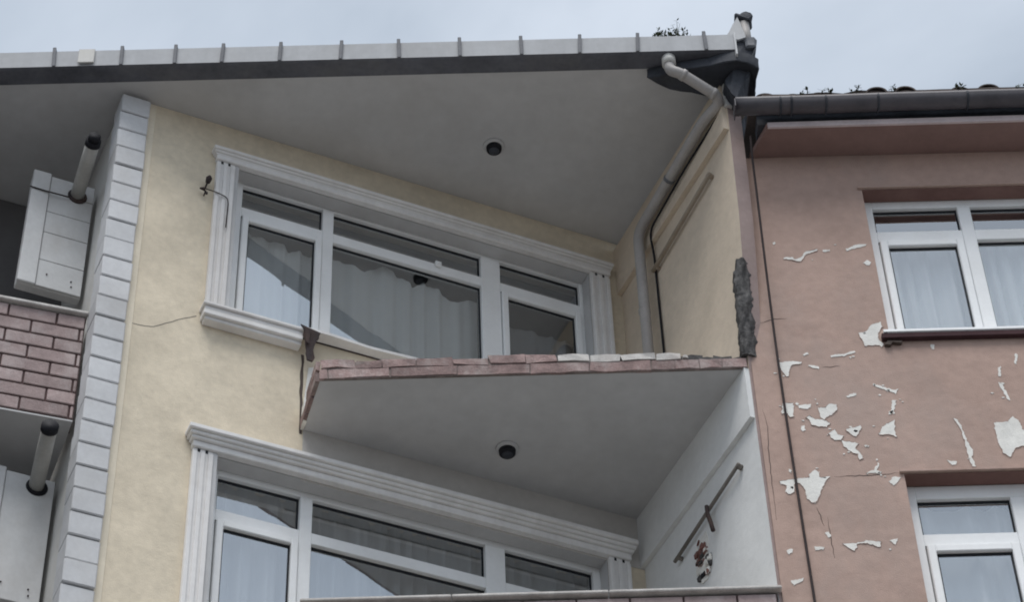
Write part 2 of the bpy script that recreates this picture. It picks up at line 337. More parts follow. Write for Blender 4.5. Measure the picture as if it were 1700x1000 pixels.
def surround(F, k, x0, x1, ztop, zhead, zbot, parent, label, sill_x1=None, sill_z=(.73, .87)):
    """moulded white surround: pilasters with flutes, stepped cornice, sill"""
    cor = boxes('window_surround', F, [(x0-.055*k, x1+.04*k, -.120*k, -.0005, ztop-.04*k, ztop), (x0-.04*k, x1+.03*k, -.098*k, -.0005, ztop-.068*k, ztop-.04*k-.0005), (x0-.025*k, x1+.02*k, -.08*k, -.0005, ztop-.092*k, ztop-.068*k-.0005), (x0-.008, x1+.008, -.056, -.0005, zhead, ztop-.092*k-.0005)], 'trim', parent, .006)
    cor['label'] = label
    boxes('cornice_line', F, [(x0-.035*k, x1+.03*k, -.101*k, -.0008, ztop-.044*k, ztop-.038*k), (x0-.02*k, x1+.02*k, -.083*k, -.0008, ztop-.072*k, ztop-.066*k)], 'quoin_edge', cor, .001)
    for xa, xb in ((x0, x0+.14), (x1-.16, x1)):
        w = xb-xa
        boxes('pilaster', F, [(xa, xb, -.036, -.0005, zbot, zhead-.001), (xa, xa+.03, -.05, -.0365, zbot, zhead-.03), (xa+w*.38, xa+w*.60, -.05, -.0365, zbot, zhead-.03), (xb-.032, xb, -.05, -.0365, zbot, zhead-.03)], 'trim', cor, .004)
        for q in (.29, .68): box('flute_hole', F, xa+w*q-.009, xa+w*q+.009, -.0385, -.036, zhead-.03, zhead-.003, 'gasket', cor, .001)
    # painted lining of the reveal
    boxes('reveal_lining', F, [(x0+.1405, x0+.172, -.034, .118, zbot, zhead-.001), (x1-.163, x1-.16, -.0005, .118, zbot, zhead-.001), (x0+.1725, x1-.1635, -.0005, .118, zhead-.001, zhead+.004)], 'soffit', cor, .0005)
    if sill_x1 is not None:
        boxes('sill', F, [(x0-.03, sill_x1, -.115, -.0005, sill_z[1]-.028, sill_z[1]), (x0-.015, sill_x1, -.095, -.0005, sill_z[1]-.065, sill_z[1]-.0285), (x0-.02, sill_x1, -.10, -.0005, sill_z[0]+.03, sill_z[1]-.0655), (x0-.005, sill_x1, -.075, -.0005, sill_z[0], sill_z[0]+.0295)], 'trim', cor, .005)
        boxes('sill_line', F, [(x0-.01, sill_x1-.002, -.098, -.0008, sill_z[1]-.068, sill_z[1]-.0625), (x0-.01, sill_x1-.002, -.078, -.0008, sill_z[0]+.0265, sill_z[0]+.033)], 'quoin_edge', cor, .001)
    return cor
wu = window(cream, FW, -.60, 2.34, .90, 2.478, .12, [(-.511, .127, True, .05), (.213, 1.422, False), (1.58, 2.256, True, .05)], 2.095, 2.19, 'upper white window of three bays above the broken balcony', top=2.424)
wlo = window(cream, FW, -.60, 2.33, -2.0, -.422, .12, [(-.54, .043, True, .05), (.131, 1.395, False), (1.542, 2.215, True, .05)], -.875, -.782, 'lower white window of three bays under the broken balcony', top=-.488)
su = surround(FW, .72, -.77, 2.445, 2.555, 2.44, .90, cream, 'white moulded surround of the upper window with its sill cut short', -.062)
slo = surround(FW, 1, -.77, 2.43, -.30, -.445, -2.2, cream, 'white moulded surround of the lower window')
# thin bare sill board left where the moulding has come away
prism_xy('sill_board', FW, [(-.062, -.10), (.12, -.105), (.45, -.085), (.8, -.10), (1.3, -.07), (2.30, -.08), (2.30, .118), (-.062, .118)], .872, .897, 'trim', su)
boxes('sill_bedding', FW, [(-.055, 2.28, -.012, -.0005, .866, .8715)], 'rust', su, .001)
latch = boxes('latch', FW, [(1.035, 1.085, .095, .118, 2.15, 2.20), (1.05, 1.075, .082, .0949, 2.165, 2.185)], 'upvc', wu, .004)

box('white_band', FW, .0, S_P-.001, -.004, -.0006, -.46, -.001, 'band', cream, .001)
# roof slab: one soffit over wall and both bays
def p2e(p, y=0):
    q = PD*p - WD*y; return (q.x, q.y)
far = [w2e(S_P+.1, 5.5), w2e(-6, 5.5)]
prism_xy('eave_soffit', FE, [(-9, -.262), (-.474, -.262), (-.335, -.157), (.02, -.04), p2e(.35, -.1), far[0], (-9, 6.5)], 2.89, 3.0, 'soffit', cream)
# low tiled roof above the slab
prof = bmesh.new()
pts = [(-9, -.30, 3.03), (.1, -.30, 3.03), (.1, 3.5, 3.75), (-9, 3.5, 3.75)]
vv = [prof.verts.new(p) for p in pts] + [prof.verts.new((p[0], p[1], p[2]-.03)) for p in pts]
for q in ((0, 1, 2, 3), (7, 6, 5, 4), (0, 4, 5, 1), (1, 5, 6, 2), (2, 6, 7, 3), (3, 7, 4, 0)): prof.faces.new([vv[i] for i in q])
mesh_obj('roof', prof, 'tile', cream, FE)
# gutter: pale front, dark underside, brackets
gut = prism_xz('gutter', Matrix.Translation(A) @ Matrix.Rotation(R(90), 4, 'Z'), [(-.42, 2.885), (-.405, 2.878), (-.405, 2.895), (-.425, 3.045), (-.435, 3.045)], 9, -.155, 'gutter_metal', cream)
GF = FE
bm = bmesh.new()
gx = [-9+.35*i for i in range(27)] + [.155]; rows = []
for x in gx:
    j = noise.noise(Vector((x*1.7, 0, 0)))*.006; rows.append([bm.verts.new(p) for p in ((x, -.262, 2.882+j*.3), (x, -.40, 2.878+j), (x, -.425+j, 2.884+j), (x, -.437+j, 3.045+j*1.5), (x, -.427+j, 3.047+j*1.5), (x, -.415, 2.905), (x, -.262, 2.905))])
for a, b_ in zip(rows, rows[1:]):
    for k in range(7):
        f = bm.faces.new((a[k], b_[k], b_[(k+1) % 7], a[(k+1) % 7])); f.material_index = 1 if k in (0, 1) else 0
bm.faces.new(rows[0]); bm.faces.new(rows[-1][::-1]); bmesh.ops.recalc_face_normals(bm, faces=bm.faces[:])
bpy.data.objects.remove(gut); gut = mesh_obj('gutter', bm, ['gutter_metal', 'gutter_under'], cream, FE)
for i, x in enumerate((-5.40, -4.903, -4.404, -4.007, -3.657, -3.229, -2.778, -2.349, -1.897, -1.44, -1.005, -.574, -.072)):
    bm = bmesh.new(); bm_box(bm, -.013, .013, -.006, .006, -.095, .105, .003); bm_box(bm, -.011, .011, -.004, .035, .096, .108, .002)
    mesh_obj('bracket', bm, 'clip', gut, FE @ Matrix.Translation((x+.004, -.443, 2.968)) @ Matrix.Rotation(R(random.uniform(-3, 3)), 4, 'Y') @ Matrix.Rotation(R(4), 4, 'X'))
box('joint_sleeve', FE, -4.72, -4.60, -.452, -.438, 2.895, 3.05, 'quoin_edge', gut, .008)
box('end_plate', FE, .148, .162, -.452, -.25, 2.80, 3.06, 'quoin', gut, .003)
# dark boarding at the eave's end and the mortared verge above the party wall
e = prism_xy('eave_end_board', FE, [(-.52, -.27), (-.25, -.33), (.16, -.43), (.32, -.33), (.30, .12), (.11, .0), (-.02, -.05), (-.33, -.15)], 2.77, 2.8775, 'dark_board', cream, .006); rough(e, .022, 6, 3)
e = prism_xz('verge', FE, [(.05, 2.72), (.10, 2.50), (.154, 2.437), (.196, 2.573), (.269, 2.832), (.319, 2.987), (.329, 3.145), (.249, 3.155), (.19, 3.12), (.165, 2.93)], -.30, .35, 'dark_board', cream)
rough(e, .05, 5, 4)
e = boxes('verge_stone', FE, [(.255, .328, -.335, -.18, 3.03, 3.14)], 'clip', cream, .015); rough(e, .012, 9, 2)
fl = prism_xz('roof_flashing', FE, [(.10, 3.13), (.215, 3.385), (.235, 3.30), (.255, 3.14), (.20, 3.11)], -.335, -.318, 'gutter_metal', cream); rough(fl, .006, 8, 2)

# slab of the broken balcony
fl_c = (-2.885, 0.0)
slab_poly = [(-3.0267, .4923), fl_c, (0.0, 0.0), p2e(1.6847), ]
prism_xy('balcony_slab', FE, [(-3.0240, .4900), (fl_c[0]+.004, .014), (-.004, .014), (p2e(1.683)[0]-.003, p2e(1.683)[1])], .0, .09, 'soffit', cream)
slab = cream.children[-1]
def brick_at(F, x0, x1, y0, y1, z0, z1, mat, parent, jit=.006, name='brick'):
    """one worn brick of its own shape"""
    n = max(2, int((x1-x0)/.09)); bm = bmesh.new(); bmesh.ops.create_cube(bm, size=1)
    bmesh.ops.subdivide_edges(bm, edges=[e_ for e_ in bm.edges if abs((e_.verts[0].co-e_.verts[1].co).x) > .5], cuts=n-1)
    for v in bm.verts: v.co = Vector((v.co.x*(x1-x0)+random.uniform(-1, 1)*jit, v.co.y*(y1-y0)+random.uniform(-1, 1)*jit*.5, v.co.z*(z1-z0)+random.uniform(-1, 1)*jit))
    return mesh_obj(name, bm, mat, parent, F @ Matrix.Translation(((x0+x1)/2, (y0+y1)/2, (z0+z1)/2)))
xs = [-2.885, -2.826, -2.412, -1.955, -1.469, -1.068, -.652, -.494, -.329, -.175, -.004]
for a, b_ in zip(xs, xs[1:]): rough(brick_at(FE, a+.004, b_-.004, -.012, .0135, .004, .083, 'brick_worn', slab, .005), .006, 22)
xs = [-2.88, -2.645, -2.462, -2.238, -1.985, -1.746, -1.50, -1.283]
for i, (a, b_) in enumerate(zip(xs, xs[1:])): rough(brick_at(FE, a+.004, b_-.004, -.014+random.uniform(-.004, .006), .09, .093, .165+random.uniform(-.012, .012), 'brick_worn', slab, .008), .009, 18)
boxes('mortar_bed', FE, [(-2.88, -.01, -.007, .0132, .0005, .0915), (-2.87, -1.285, -.006, .088, .092, .155)], 'slab_mortar', slab, .001)
for a, b_, t in ((-1.278, -1.064, .172), (-1.058, -.857, .166), (-.851, -.62, .17), (-.614, -.45, .160)): rough(brick_at(FE, a, b_, -.016+random.uniform(-.006, .006), .10, .094, t-.012+random.uniform(-.012, .006), 'cap_stone', slab, .007, 'broken_cap'), .008, 20)
brick_at(FE, -.44, -.40, -.02, .05, .10, .118, 'cap_stone', slab, .006, 'broken_cap')
for a, b_, t in ((-.44, -.30, .15), (-.30, -.22, .125), (-.22, -.10, .15), (-.10, .03, .13)): rough(brick_at(FE, a, b_, .02, .10, .095, t, 'concrete', slab, .008, 'rubble'), .012, 14)
# left side of the slab: bricks on edge
SV = Vector((fl_c[0]+3.0267, fl_c[1]-.4923, 0)); FS = Matrix.Translation(A+Vector((-3.0267, .4923, 0))) @ Matrix.Rotation(math.atan2(SV.y, SV.x), 4, 'Z')
for a, b_, z0, z1 in ((.01, .16, .0, .085), (.172, .33, .0, .085), (.342, .49, .0, .085), (.20, .35, .098, .17), (.362, .50, .098, .18)): brick_at(FS, a, b_, -.024, .006, z0+.003, z1, 'brick_worn', slab, .005)
brick_at(FS, .005, .10, -.02, .004, .0, .20, 'bare_plaster', slab, .008, 'plaster_lump')
# torn line on the wall where the parapet broke away
bm = bmesh.new(); prev = None
for k in range(24):
    z_ = -.04+.75*k/23; w = .010+.006*noise.noise(Vector((z_*9, 3, 0))); x_ = -.02-.012*z_+.010*noise.noise(Vector((z_*7, 0, 5)))
    cur = [bm.verts.new((x_-w, -.004, z_)), bm.verts.new((x_+w, -.004, z_)), bm.verts.new((x_+w, -.0005, z_)), bm.verts.new((x_-w, -.0005, z_))]
    if prev:
        for q in range(4): bm.faces.new((prev[q], prev[(q+1) % 4], cur[(q+1) % 4], cur[q]))
    prev = cur
bmesh.ops.recalc_face_normals(bm, faces=bm.faces[:]); mesh_obj('crack', bm, 'crack', cream, FW)
prism_xz('plaster_scar', FW, [(-.01, .02), (.06, .02), (.085, .25), (.10, .52), (.07, .62), (.02, .60), (.0, .35)], -.006, -.0005, 'bare_plaster', cream)
# hairline crack between the corner and the sill
hp = [(-1.304, .585), (-1.24, .568), (-1.174, .573), (-1.11, .59), (-1.05, .637), (-.98, .69), (-.926, .737), (-.86, .775), (-.80, .815)]
for i in range(2): pass
tube('crack', FW, [(x+noise.noise(Vector((x*20, 0, 0)))*.006, .0005, z_+noise.noise(Vector((x*25, 4, 0)))*.008) for x, z_ in [(a[0]+(b_[0]-a[0])*t/4, a[1]+(b_[1]-a[1])*t/4) for a, b_ in zip(hp, hp[1:]) for t in range(4)]], .003, 'rail', cream, 5)

# party wall, leaning a little outwards towards the top, its end face painted like the pink house
pw = prism_xz('party_wall', FP, [(-.0, -.02), (-.02, .15), (-.10, .9), (-.14, 1.4), (-.175, 2.5), (-.175, 2.80), (1.90, 2.80), (1.90, -.02)], 0, -.11, 'party', cream, 'mauve')
pw2 = prism_xz('party_wall', FP, [(0, GZ), (0, -.022), (1.90, -.022), (1.90, GZ)], 0, -.11, 'party_white', cream, 'mauve')
prism_xz('wall_beam', FP, [(-.158, 2.30), (-.172, 2.80), (1.6845, 2.80), (1.6845, 2.30)], .0005, .04, 'party', pw)
prism_xz('wall_beam', FP, [(.003, -.45), (.003, -.001), (1.6845, -.001), (1.6845, -.45)], .0005, .035, 'party_white', pw2)
prism_xz('end_ledge', FP, [(-.20, 2.53), (-.20, 2.585), (-.05, 2.60), (-.05, 2.53)], -.16, .02, 'quoin_edge', pw)
prism_xz('end_ledge', FP, [(-.20, 2.585), (-.20, 2.79), (-.165, 2.79), (-.165, 2.585)], -.02, .02, 'quoin_edge', pw)
# raw concrete where the parapet tore out of the party wall
bm = bmesh.new(); nz_, nx_ = 60, 12; grid = []
for j in range(nz_+1):
    t = j/nz_; z_ = .105+.85*t+(.05*noise.noise(Vector((t*3, 2, 8))) if 0 else 0); jag = noise.noise(Vector((0, t*7, 1)))*.022+noise.noise(Vector((0, t*19, 4)))*.022
    jag2 = noise.noise(Vector((5, t*9, 1)))*.022+noise.noise(Vector((0, t*27, 9)))*.02
    c0 = -.05+.03*t; half = .056*(1-.35*max(0, t-.85)/.15)
    row = []
    for i in range(nx_+1):
        u = i/nx_*2-1; x_ = .045+c0*.6+u*half+(jag if i == 0 else 0)+(jag2 if i == nx_ else 0)
        y_ = -.012-.09*t**1.1-.012*(1-u**4) - noise.noise(Vector((x_*40, z_*9, 2)))*.018-noise.noise(Vector((x_*70, z_*30, 7)))*.006+.035*max(0, u)-.01
        row.append(bm.verts.new((x_, y_, z_)))
    grid.append(row)
for j in range(nz_):
    for i in range(nx_): bm.faces.new((grid[j][i], grid[j][i+1], grid[j+1][i+1], grid[j+1][i]))
ed = bmesh.ops.extrude_face_region(bm, geom=bm.faces[:]); 
for v in [g for g in ed['geom'] if isinstance(g, bmesh.types.BMVert)]: v.co.y += .10
bmesh.ops.recalc_face_normals(bm, faces=bm.faces[:]); tr_ = mesh_obj('torn_concrete', bm, 'concrete', pw, FE); tr_['label'] = 'rough dark concrete where the parapet tore out'

# lower balcony: brick parapet with a pale cap
par = prism_xz('parapet', FE, [(-2.90, -2.95), (-2.90, -1.945), (-.012, -1.945), (-.012, -2.95)], .0, .12, 'mortar', cream); par['label'] = 'brick parapet of the lower balcony'
for r_ in range(4):
    z1 = -1.952-.125*r_; off = .165*(r_ % 2)
    x = -2.90-off
    while x < -.02:
        a, b_ = max(x, -2.90), min(x+.33, -.014)
        if b_-a > .05: box('brick', FE, a+.006, b_-.006, -.014, -.0005, z1-.113, z1, 'brick', par, .004)
        x += .33
for a, b_ in ((-2.95, -2.02), (-2.015, -1.05), (-1.045, .02)): box('cap', FE, a, b_, -.05, .15, -1.932, -1.908, 'cap_stone', par, .006)
prism_xy('balcony_slab', FE, [(-2.98, .46), (-2.90, .002), (-.01, .002), (p2e(1.66)[0], p2e(1.66)[1])], -3.10, -2.952, 'soffit', cream)

# left bay: brick parapet, shaded back wall, slab
lp = box('parapet', FL, -3.2, -.012, .012, .14, -.30, .665, 'mortar', cream, .002); lp['label'] = 'brick parapet of the bay at the left'
for r_ in range(8):
    z1 = .655-.1195*r_; x = -.045+.165*(r_ % 2)-.0-.33*0
    x = -.21+(.165 if r_ % 2 else 0)
    ends = [-.012] + [x-.33*k for k in range(0, 8)]
    ends = [q for q in ends if q <= -.012]
    for b_, a in zip(ends, ends[1:]):
        if b_-a > .03: box('brick', FL, a+.007, b_-.007, -.004+random.uniform(-.002, .002), .0115, z1-.105, z1, 'brick', lp, .005)
box('cap', FL, -3.2, -.005, -.035, .17, .669, .697, 'cap_stone', lp, .005)
prism_xy('balcony_slab', FL, [(-3.2, .0), (-.014, .0), (-.12, 1.5), (-3.2, 1.5)], -.316, -.3025, 'soffit', cream)
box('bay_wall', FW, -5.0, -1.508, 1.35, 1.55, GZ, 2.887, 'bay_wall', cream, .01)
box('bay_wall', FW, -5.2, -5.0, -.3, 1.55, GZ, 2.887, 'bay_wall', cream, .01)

# downpipe from the gutter, round the eave's end and down the party wall
pe = lambda p, y, z_: (p2e(p, y)[0], p2e(p, y)[1], z_)
dp_pts = bend([(-.345, -.36, 2.87), (-.345, -.36, 2.735), (-.27, -.36, 2.70), (.045, -.20, 2.575), pe(.0, .10, 2.545), pe(1.16, .10, 2.46), pe(1.17, .10, .151)], .11, 7)
dp = tube('downpipe', FE, dp_pts, .041, 'pipe_grey', cream, 16)
for q in ((-.23, -.34, 2.684), (-.02, -.233, 2.60)):
    pass
def collar(F, a, b_, r_, mat, parent, name='collar'): return tube(name, F, [a, b_], r_, mat, parent, 16)
collar(FE, (-.345, -.36, 2.885), (-.345, -.36, 2.80), .052, 'quoin_edge', dp)
collar(FE, (-.262, -.356, 2.697), (-.235, -.342, 2.687), .047, 'pipe_grey', dp)
collar(FE, (-.04, -.243, 2.608), (-.01, -.228, 2.596), .047, 'pipe_grey', dp)
for p, z_ in ((.6, 2.50),): tube('pipe_clip', FE, [pe(p-.012, .10, z_), pe(p+.012, .10, z_-.002)], .046, 'clip', dp, 16)
for z_ in (1.62,): tube('pipe_clip', FE, [pe(1.17, .10, z_), pe(1.17, .10, z_-.03)], .046, 'pipe_grey', dp, 16)

tag(tube('cable', FE, bend([pe(-.12, .03, 2.52), pe(.4, .062, 2.45), pe(1.05, .062, 2.38), pe(1.09, .015, 2.2), pe(1.09, .014, .9), pe(1.09, .014, .16)], .1, 5), .009, 'black', None, 8), 'thin black tube for the shadow line along the downpipe on the cream party wall', 'cable')  # black tube added to draw the dark shadow line behind the downpipe
# ================================================================== pink house
pink = thing('pink_house', FE @ Matrix.Translation((2.5, 0, GZ)), 'pink house with peeling paint, white windows and a dark gutter', 'building')
W1 = (.985, 3.1, .275, 1.76); W2 = (.91, 3.0, -2.6, -.985)
holed_wall('wall', FE, .022, 6.0, GZ, 2.138, [W1, W2], .0, .28, 'pink', pink)
room(FE, .6, 4.2, .281, 2.0, .1, 2.0, pink); room(FE, .6, 4.2, .281, 2.0, -2.7, -.8, pink)
pw_1 = window(pink, FE, .99, 3.1, .275, 1.757, .12, [(1.06, 1.672, True, .055), (1.765, 2.40, False), (2.49, 3.03, True, .055)], 1.335, 1.44, 'upper white window of the pink house', top=1.685)
pw_2 = window(pink, FE, .915, 3.0, -2.6, -.99, .12, [(.985, 1.589, True, .055), (1.68, 2.30, False), (2.39, 2.93, True, .055)], -1.49, -1.395, 'lower white window of the pink house', top=-1.097)
for win, (x0, x1, z0, z1) in ((pw_1, W1), (pw_2, W2)):
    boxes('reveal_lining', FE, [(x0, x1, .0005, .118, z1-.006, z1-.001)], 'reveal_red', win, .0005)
    boxes('head_drip', FE, [(x0-.03, x1+.03, -.022, -.0005, z1+.003, z1+.022), (x0-.02, x1+.03, -.010, -.0006, z1+.0225, z1+.030)], 'pink', win, .003)
for win, (x0, x1, z0, z1) in ((pw_1, W1),):
    boxes('sill', FE, [(x0-.045, x1+.04, -.05, .118, z0-.012, z0+.012), (x0-.02, x1+.03, -.042, -.0005, z0-.016, z0-.0125)], 'upvc', win, .002)
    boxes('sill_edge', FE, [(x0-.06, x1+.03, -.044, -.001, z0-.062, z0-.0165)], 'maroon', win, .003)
prism_xz('broken_sill_end', FE, [(.935, .165), (.96, .20), (1.06, .195), (1.05, .175), (.99, .185), (.975, .16)], -.03, -.001, 'crack', pw_1)
# eave of the pink house
prism_xy('eave_soffit', FE, [(.215, 0), (.32, -.285), (6.2, -.285), (6.2, .3), (.215, .3)], 2.14, 2.19, 'pink_dark', pink)
prism_xz('fascia', FE, [(.325, 2.128), (6.2, 2.15), (6.2, 2.215), (.325, 2.18)], -.305, -.286, 'fascia', pink)
prism_xz('fascia_board', FE, [(.26, 2.195), (6.2, 2.21), (6.2, 2.33), (.26, 2.31)], -.27, -.10, 'dark_board', pink)
bm = bmesh.new(); rows = []
for i in range(31):
    x = .095+6.1*i/30; zc = 2.245+.009*(x-.1)+noise.noise(Vector((x*2, 1, 0)))*.004; row = []
    for k in range(13):
        a = math.pi+math.pi*k/12; row.append((x, -.385+.070*math.cos(a), zc+.03+.075*math.sin(a)))
    for k in range(12, -1, -1):
        a = math.pi+math.pi*k/12; row.append((x, -.385+.064*math.cos(a), zc+.03+.069*math.sin(a)))
    row.insert(0, (x, -.385-.074, zc+.045)); rows.append([bm.verts.new(p) for p in row])
n = len(rows[0])
for a, b_ in zip(rows, rows[1:]):
    for k in range(n): bm.faces.new((a[k], b_[k], b_[(k+1) % n], a[(k+1) % n]))
bm.faces.new(rows[0]); bm.faces.new(rows[-1][::-1]); bmesh.ops.recalc_face_normals(bm, faces=bm.faces[:])
pg = mesh_obj('gutter', bm, 'pink_gutter', pink, FE, smooth=True)
box('end_cap', FE, .085, .094, -.458, -.312, 2.202, 2.28, 'pink_gutter', pg, .002)
for x in (.42, .50, .75, 1.13, 1.78, 2.45):
    tube('bracket', FE, [(x, -.385+.075*math.cos(math.pi+math.pi*k/10), 2.275+.009*(x-.1)+.08*math.sin(math.pi+math.pi*k/10)) for k in range(11)], .008, 'dark_board', pg, 6)
# roof of the pink house: slope and barrel tiles along its edge
bm = bmesh.new(); pts = [(.2, -.30, 2.33), (6.2, -.30, 2.385), (6.2, 3.5, 3.5), (.2, 3.5, 3.45)]
vv = [bm.verts.new(p) for p in pts] + [bm.verts.new((p[0], p[1], p[2]-.03)) for p in pts]
for q in ((0, 1, 2, 3), (7, 6, 5, 4), (0, 4, 5, 1), (1, 5, 6, 2), (2, 6, 7, 3), (3, 7, 4, 0)): bm.faces.new([vv[i] for i in q])
roof2 = mesh_obj('roof', bm, 'tile', pink, FE)
em = prism_xz('eave_mortar', FE, [(.3+.12*k, 2.33) for k in range(50)]+[(.3+.12*k, 2.412+.009*(.3+.12*k)+.016*noise.noise(Vector((k*.9, 0, 3)))) for k in range(49, -1, -1)], -.372, -.29, 'tile', roof2); rough(em, .008, 12)
tmesh = None
for i in range(28):
    x = .33+.205*i; zt = 2.344+.009*x
    if tmesh is None:
        bm = bmesh.new(); ra = []; 
        for (yy, zz, rr) in ((0, 0, .082), (.42, .125, .07)):
            ra.append([bm.verts.new((rr*math.cos(math.pi*k/10), yy, zz+rr*.85*math.sin(math.pi*k/10))) for k in range(11)] + [bm.verts.new(((rr-.014)*math.cos(math.pi*k/10), yy, zz+(rr-.014)*.85*math.sin(math.pi*k/10))) for k in range(10, -1, -1)])
        for k in range(22): bm.faces.new((ra[0][k], ra[0][(k+1) % 22], ra[1][(k+1) % 22], ra[1][k]))
        for k in range(10):
            for q in (0, 1): bm.faces.new((ra[q][k], ra[q][k+1], ra[q][20-k], ra[q][21-k]))
        bmesh.ops.recalc_face_normals(bm, faces=bm.faces[:])
        o = mesh_obj('roof_tile', bm, 'tile', roof2, FE @ Matrix.Translation((x, -.36, zt+.03))); tmesh = o.data
    else:
        place(bpy.data.objects.new('roof_tile', tmesh), roof2, FE @ Matrix.Translation((x+random.uniform(-.02, .02), -.36+random.uniform(-.035, .03), zt+.03+random.uniform(-.015, .018))) @ Matrix.Rotation(R(random.uniform(-5, 5)), 4, 'Z'))
PATCHES = [
    [285,1233,302,1242,307,1212,289,1202],
    [347,1071,404,1073,429,1052,465,1067,498,1121,590,1151,590,1131,509,1095,467,1027,433,1025,395,1050,348,1052],
    [629,1136,681,1142,679,1122,629,1116],
    [790,1137,866,1180,942,1187,940,1167,869,1150,797,1121],
    [899,995,927,1020,952,1005,944,966,921,971],
    [780,309,830,316,871,380,943,405,947,358,910,295,905,239,936,192,921,160,898,185,799,179,799,225,780,263],
    [210,46,283,56,366,46,358,28,291,16,267,-28,265,-82,241,-90,215,-26],
    [561,100,654,111,728,136,730,118,651,90,565,82],
    [377,113,415,139,417,120,385,100],
    [402,19,477,-9,470,-30,400,1],
    [815,-174,885,-212,945,-241,974,-233,953,-280,930,-258,869,-229,816,-192],
    [621,-282,693,-253,690,-276,627,-300],
    [919,-337,948,-329,930,-399,903,-459,877,-458,907,-407],
    [1247,171,1277,176,1267,128,1254,129],
    [1806,68,1822,58,1798,-32,1785,-22],
    [1671,-54,1688,-45,1675,-140,1660,-134],
    [1651,-196,1669,-206,1690,-287,1699,-366,1684,-348,1664,-268],
    [190,-327,267,-330,256,-452,228,-460,212,-424,178,-427],
    [296,-358,381,-343,374,-378,337,-391,299,-384],
    [421,-380,473,-378,498,-348,549,-350,545,-411,509,-444,467,-477,450,-494,428,-464],
    [328,-468,358,-452,391,-479,453,-495,490,-526,458,-559,402,-548,360,-530,353,-495],
    [467,-611,513,-573,520,-622,562,-640,538,-682,501,-672,472,-654],
    [586,-572,641,-566,688,-542,681,-576,643,-652,620,-634,586,-603],
    [791,-632,825,-564,881,-528,915,-507,902,-601,907,-662,865,-643,796,-640],
    [542,-682,606,-693,648,-712,624,-753,651,-788,666,-839,642,-855,630,-804,583,-777,551,-734],
    [666,-965,718,-947,752,-881,766,-893,737,-947,771,-968,721,-975],
    [805,-1044,841,-1004,883,-1014,859,-1055,824,-1083],
    [106,-1019,207,-1001,295,-992,301,-959,340,-928,364,-953,363,-995,433,-986,418,-1009,397,-1029,353,-1135,313,-1215,284,-1206,257,-1172,259,-1098,234,-1040,201,-1039,188,-1120,143,-1135,131,-1110,146,-1053,105,-1047],
    [342,-1465,365,-1455,379,-1490,360,-1502],
    [441,-1551,524,-1551,599,-1533,684,-1549,676,-1593,642,-1579,596,-1554,534,-1567,513,-1618,482,-1597],
    [264,-1573,326,-1580,318,-1602,265,-1604],
    [743,-1543,797,-1524,792,-1545,771,-1568],
    [80,-1598,122,-1584,123,-1615,97,-1630],
    [87,-1839,168,-1826,164,-1845,119,-1871,100,-1878],
    [173,-913,192,-934,187,-955,174,-943],
    [1302,-513,1326,-522,1349,-618,1364,-730,1387,-798,1369,-857,1384,-941,1359,-940,1346,-881,1342,-763,1337,-618],
    [1207,-876,1263,-895,1249,-923,1227,-922],
    [1562,-557,1652,-552,1692,-501,1723,-546,1746,-633,1797,-669,1786,-762,1722,-768,1662,-792,1618,-866,1574,-831,1559,-728,1556,-609],
    [880,-436,914,-420,903,-460],
    [293,-544,314,-542,316,-580,299,-593]]
CRACKS = [
    [311,-1239,331,-1329,350,-1426],
    [457,-993,619,-988,769,-985,895,-973],
    [496,-10,561,-8,627,0],
    [110,424,220,461,326,466],
    [57,-379,74,-536,61,-724,54,-942,54,-1140,46,-1382],
    [374,-1330,378,-1553,385,-1695]]
def inset_patch(pts, parent):
    """a flake of paint gone: bare plaster with a ragged outline"""
    P = [(pts[i]/1000, pts[i+1]/1000) for i in range(0, len(pts), 2)]; out = []
    for (a, b_) in zip(P, P[1:]+P[:1]):
        L_ = math.hypot(b_[0]-a[0], b_[1]-a[1]); n_ = max(1, int(L_/.009))
        for k in range(n_):
            t = k/n_; x = a[0]+(b_[0]-a[0])*t; z_ = a[1]+(b_[1]-a[1])*t; j = .0085 if n_ > 1 else .001
            out.append((x+(noise.noise(Vector((x*45, z_*45, 1)))+.5*noise.noise(Vector((x*130, z_*130, 4))))*j, z_+(noise.noise(Vector((x*45, z_*45, 9)))+.5*noise.noise(Vector((x*130, z_*130, 6))))*j))
    o = prism_xz('peeled_patch', FE, out, -.0035, -.0004, 'bare_plaster', parent)
    ar = abs(sum(a[0]*b_[1]-b_[0]*a[1] for a, b_ in zip(out, out[1:]+out[:1])))/2
    if ar > .004:
        st_ = max(1, len(out)//60); q = out[::st_]; q = q+q[:1]
        tube('paint_lip', FE, [(x, -.003-.003*max(0, noise.noise(Vector((x*25, z_*25, 3)))), z_) for x, z_ in q], [.0012+.003*max(0, noise.noise(Vector((x*18, z_*18, 8)))) for x, z_ in q], 'pink', o, 5, False)
    return o
for p in PATCHES: inset_patch(p, pink)
rk = random.Random(21)
for k in range(46):                                                         # small flakes around the larger ones
    b_ = rk.choice([p for p in PATCHES if len(p) > 10]); i = rk.randrange(0, len(b_), 2); cx, cz = b_[i]+rk.gauss(0, 45), b_[i+1]+rk.gauss(0, 40)
    if cx < 60 or (cx > 880 and (cz < -940 or cz > 160)): continue
    r_ = rk.uniform(5, 13); n_ = rk.randint(4, 6); el = rk.uniform(.4, 1)
    inset_patch([v for q in range(n_) for v in (cx+r_*rk.uniform(.6, 1.5)*math.cos(6.283*q/n_), cz+el*r_*rk.uniform(.6, 1.3)*math.sin(6.283*q/n_))], pink)
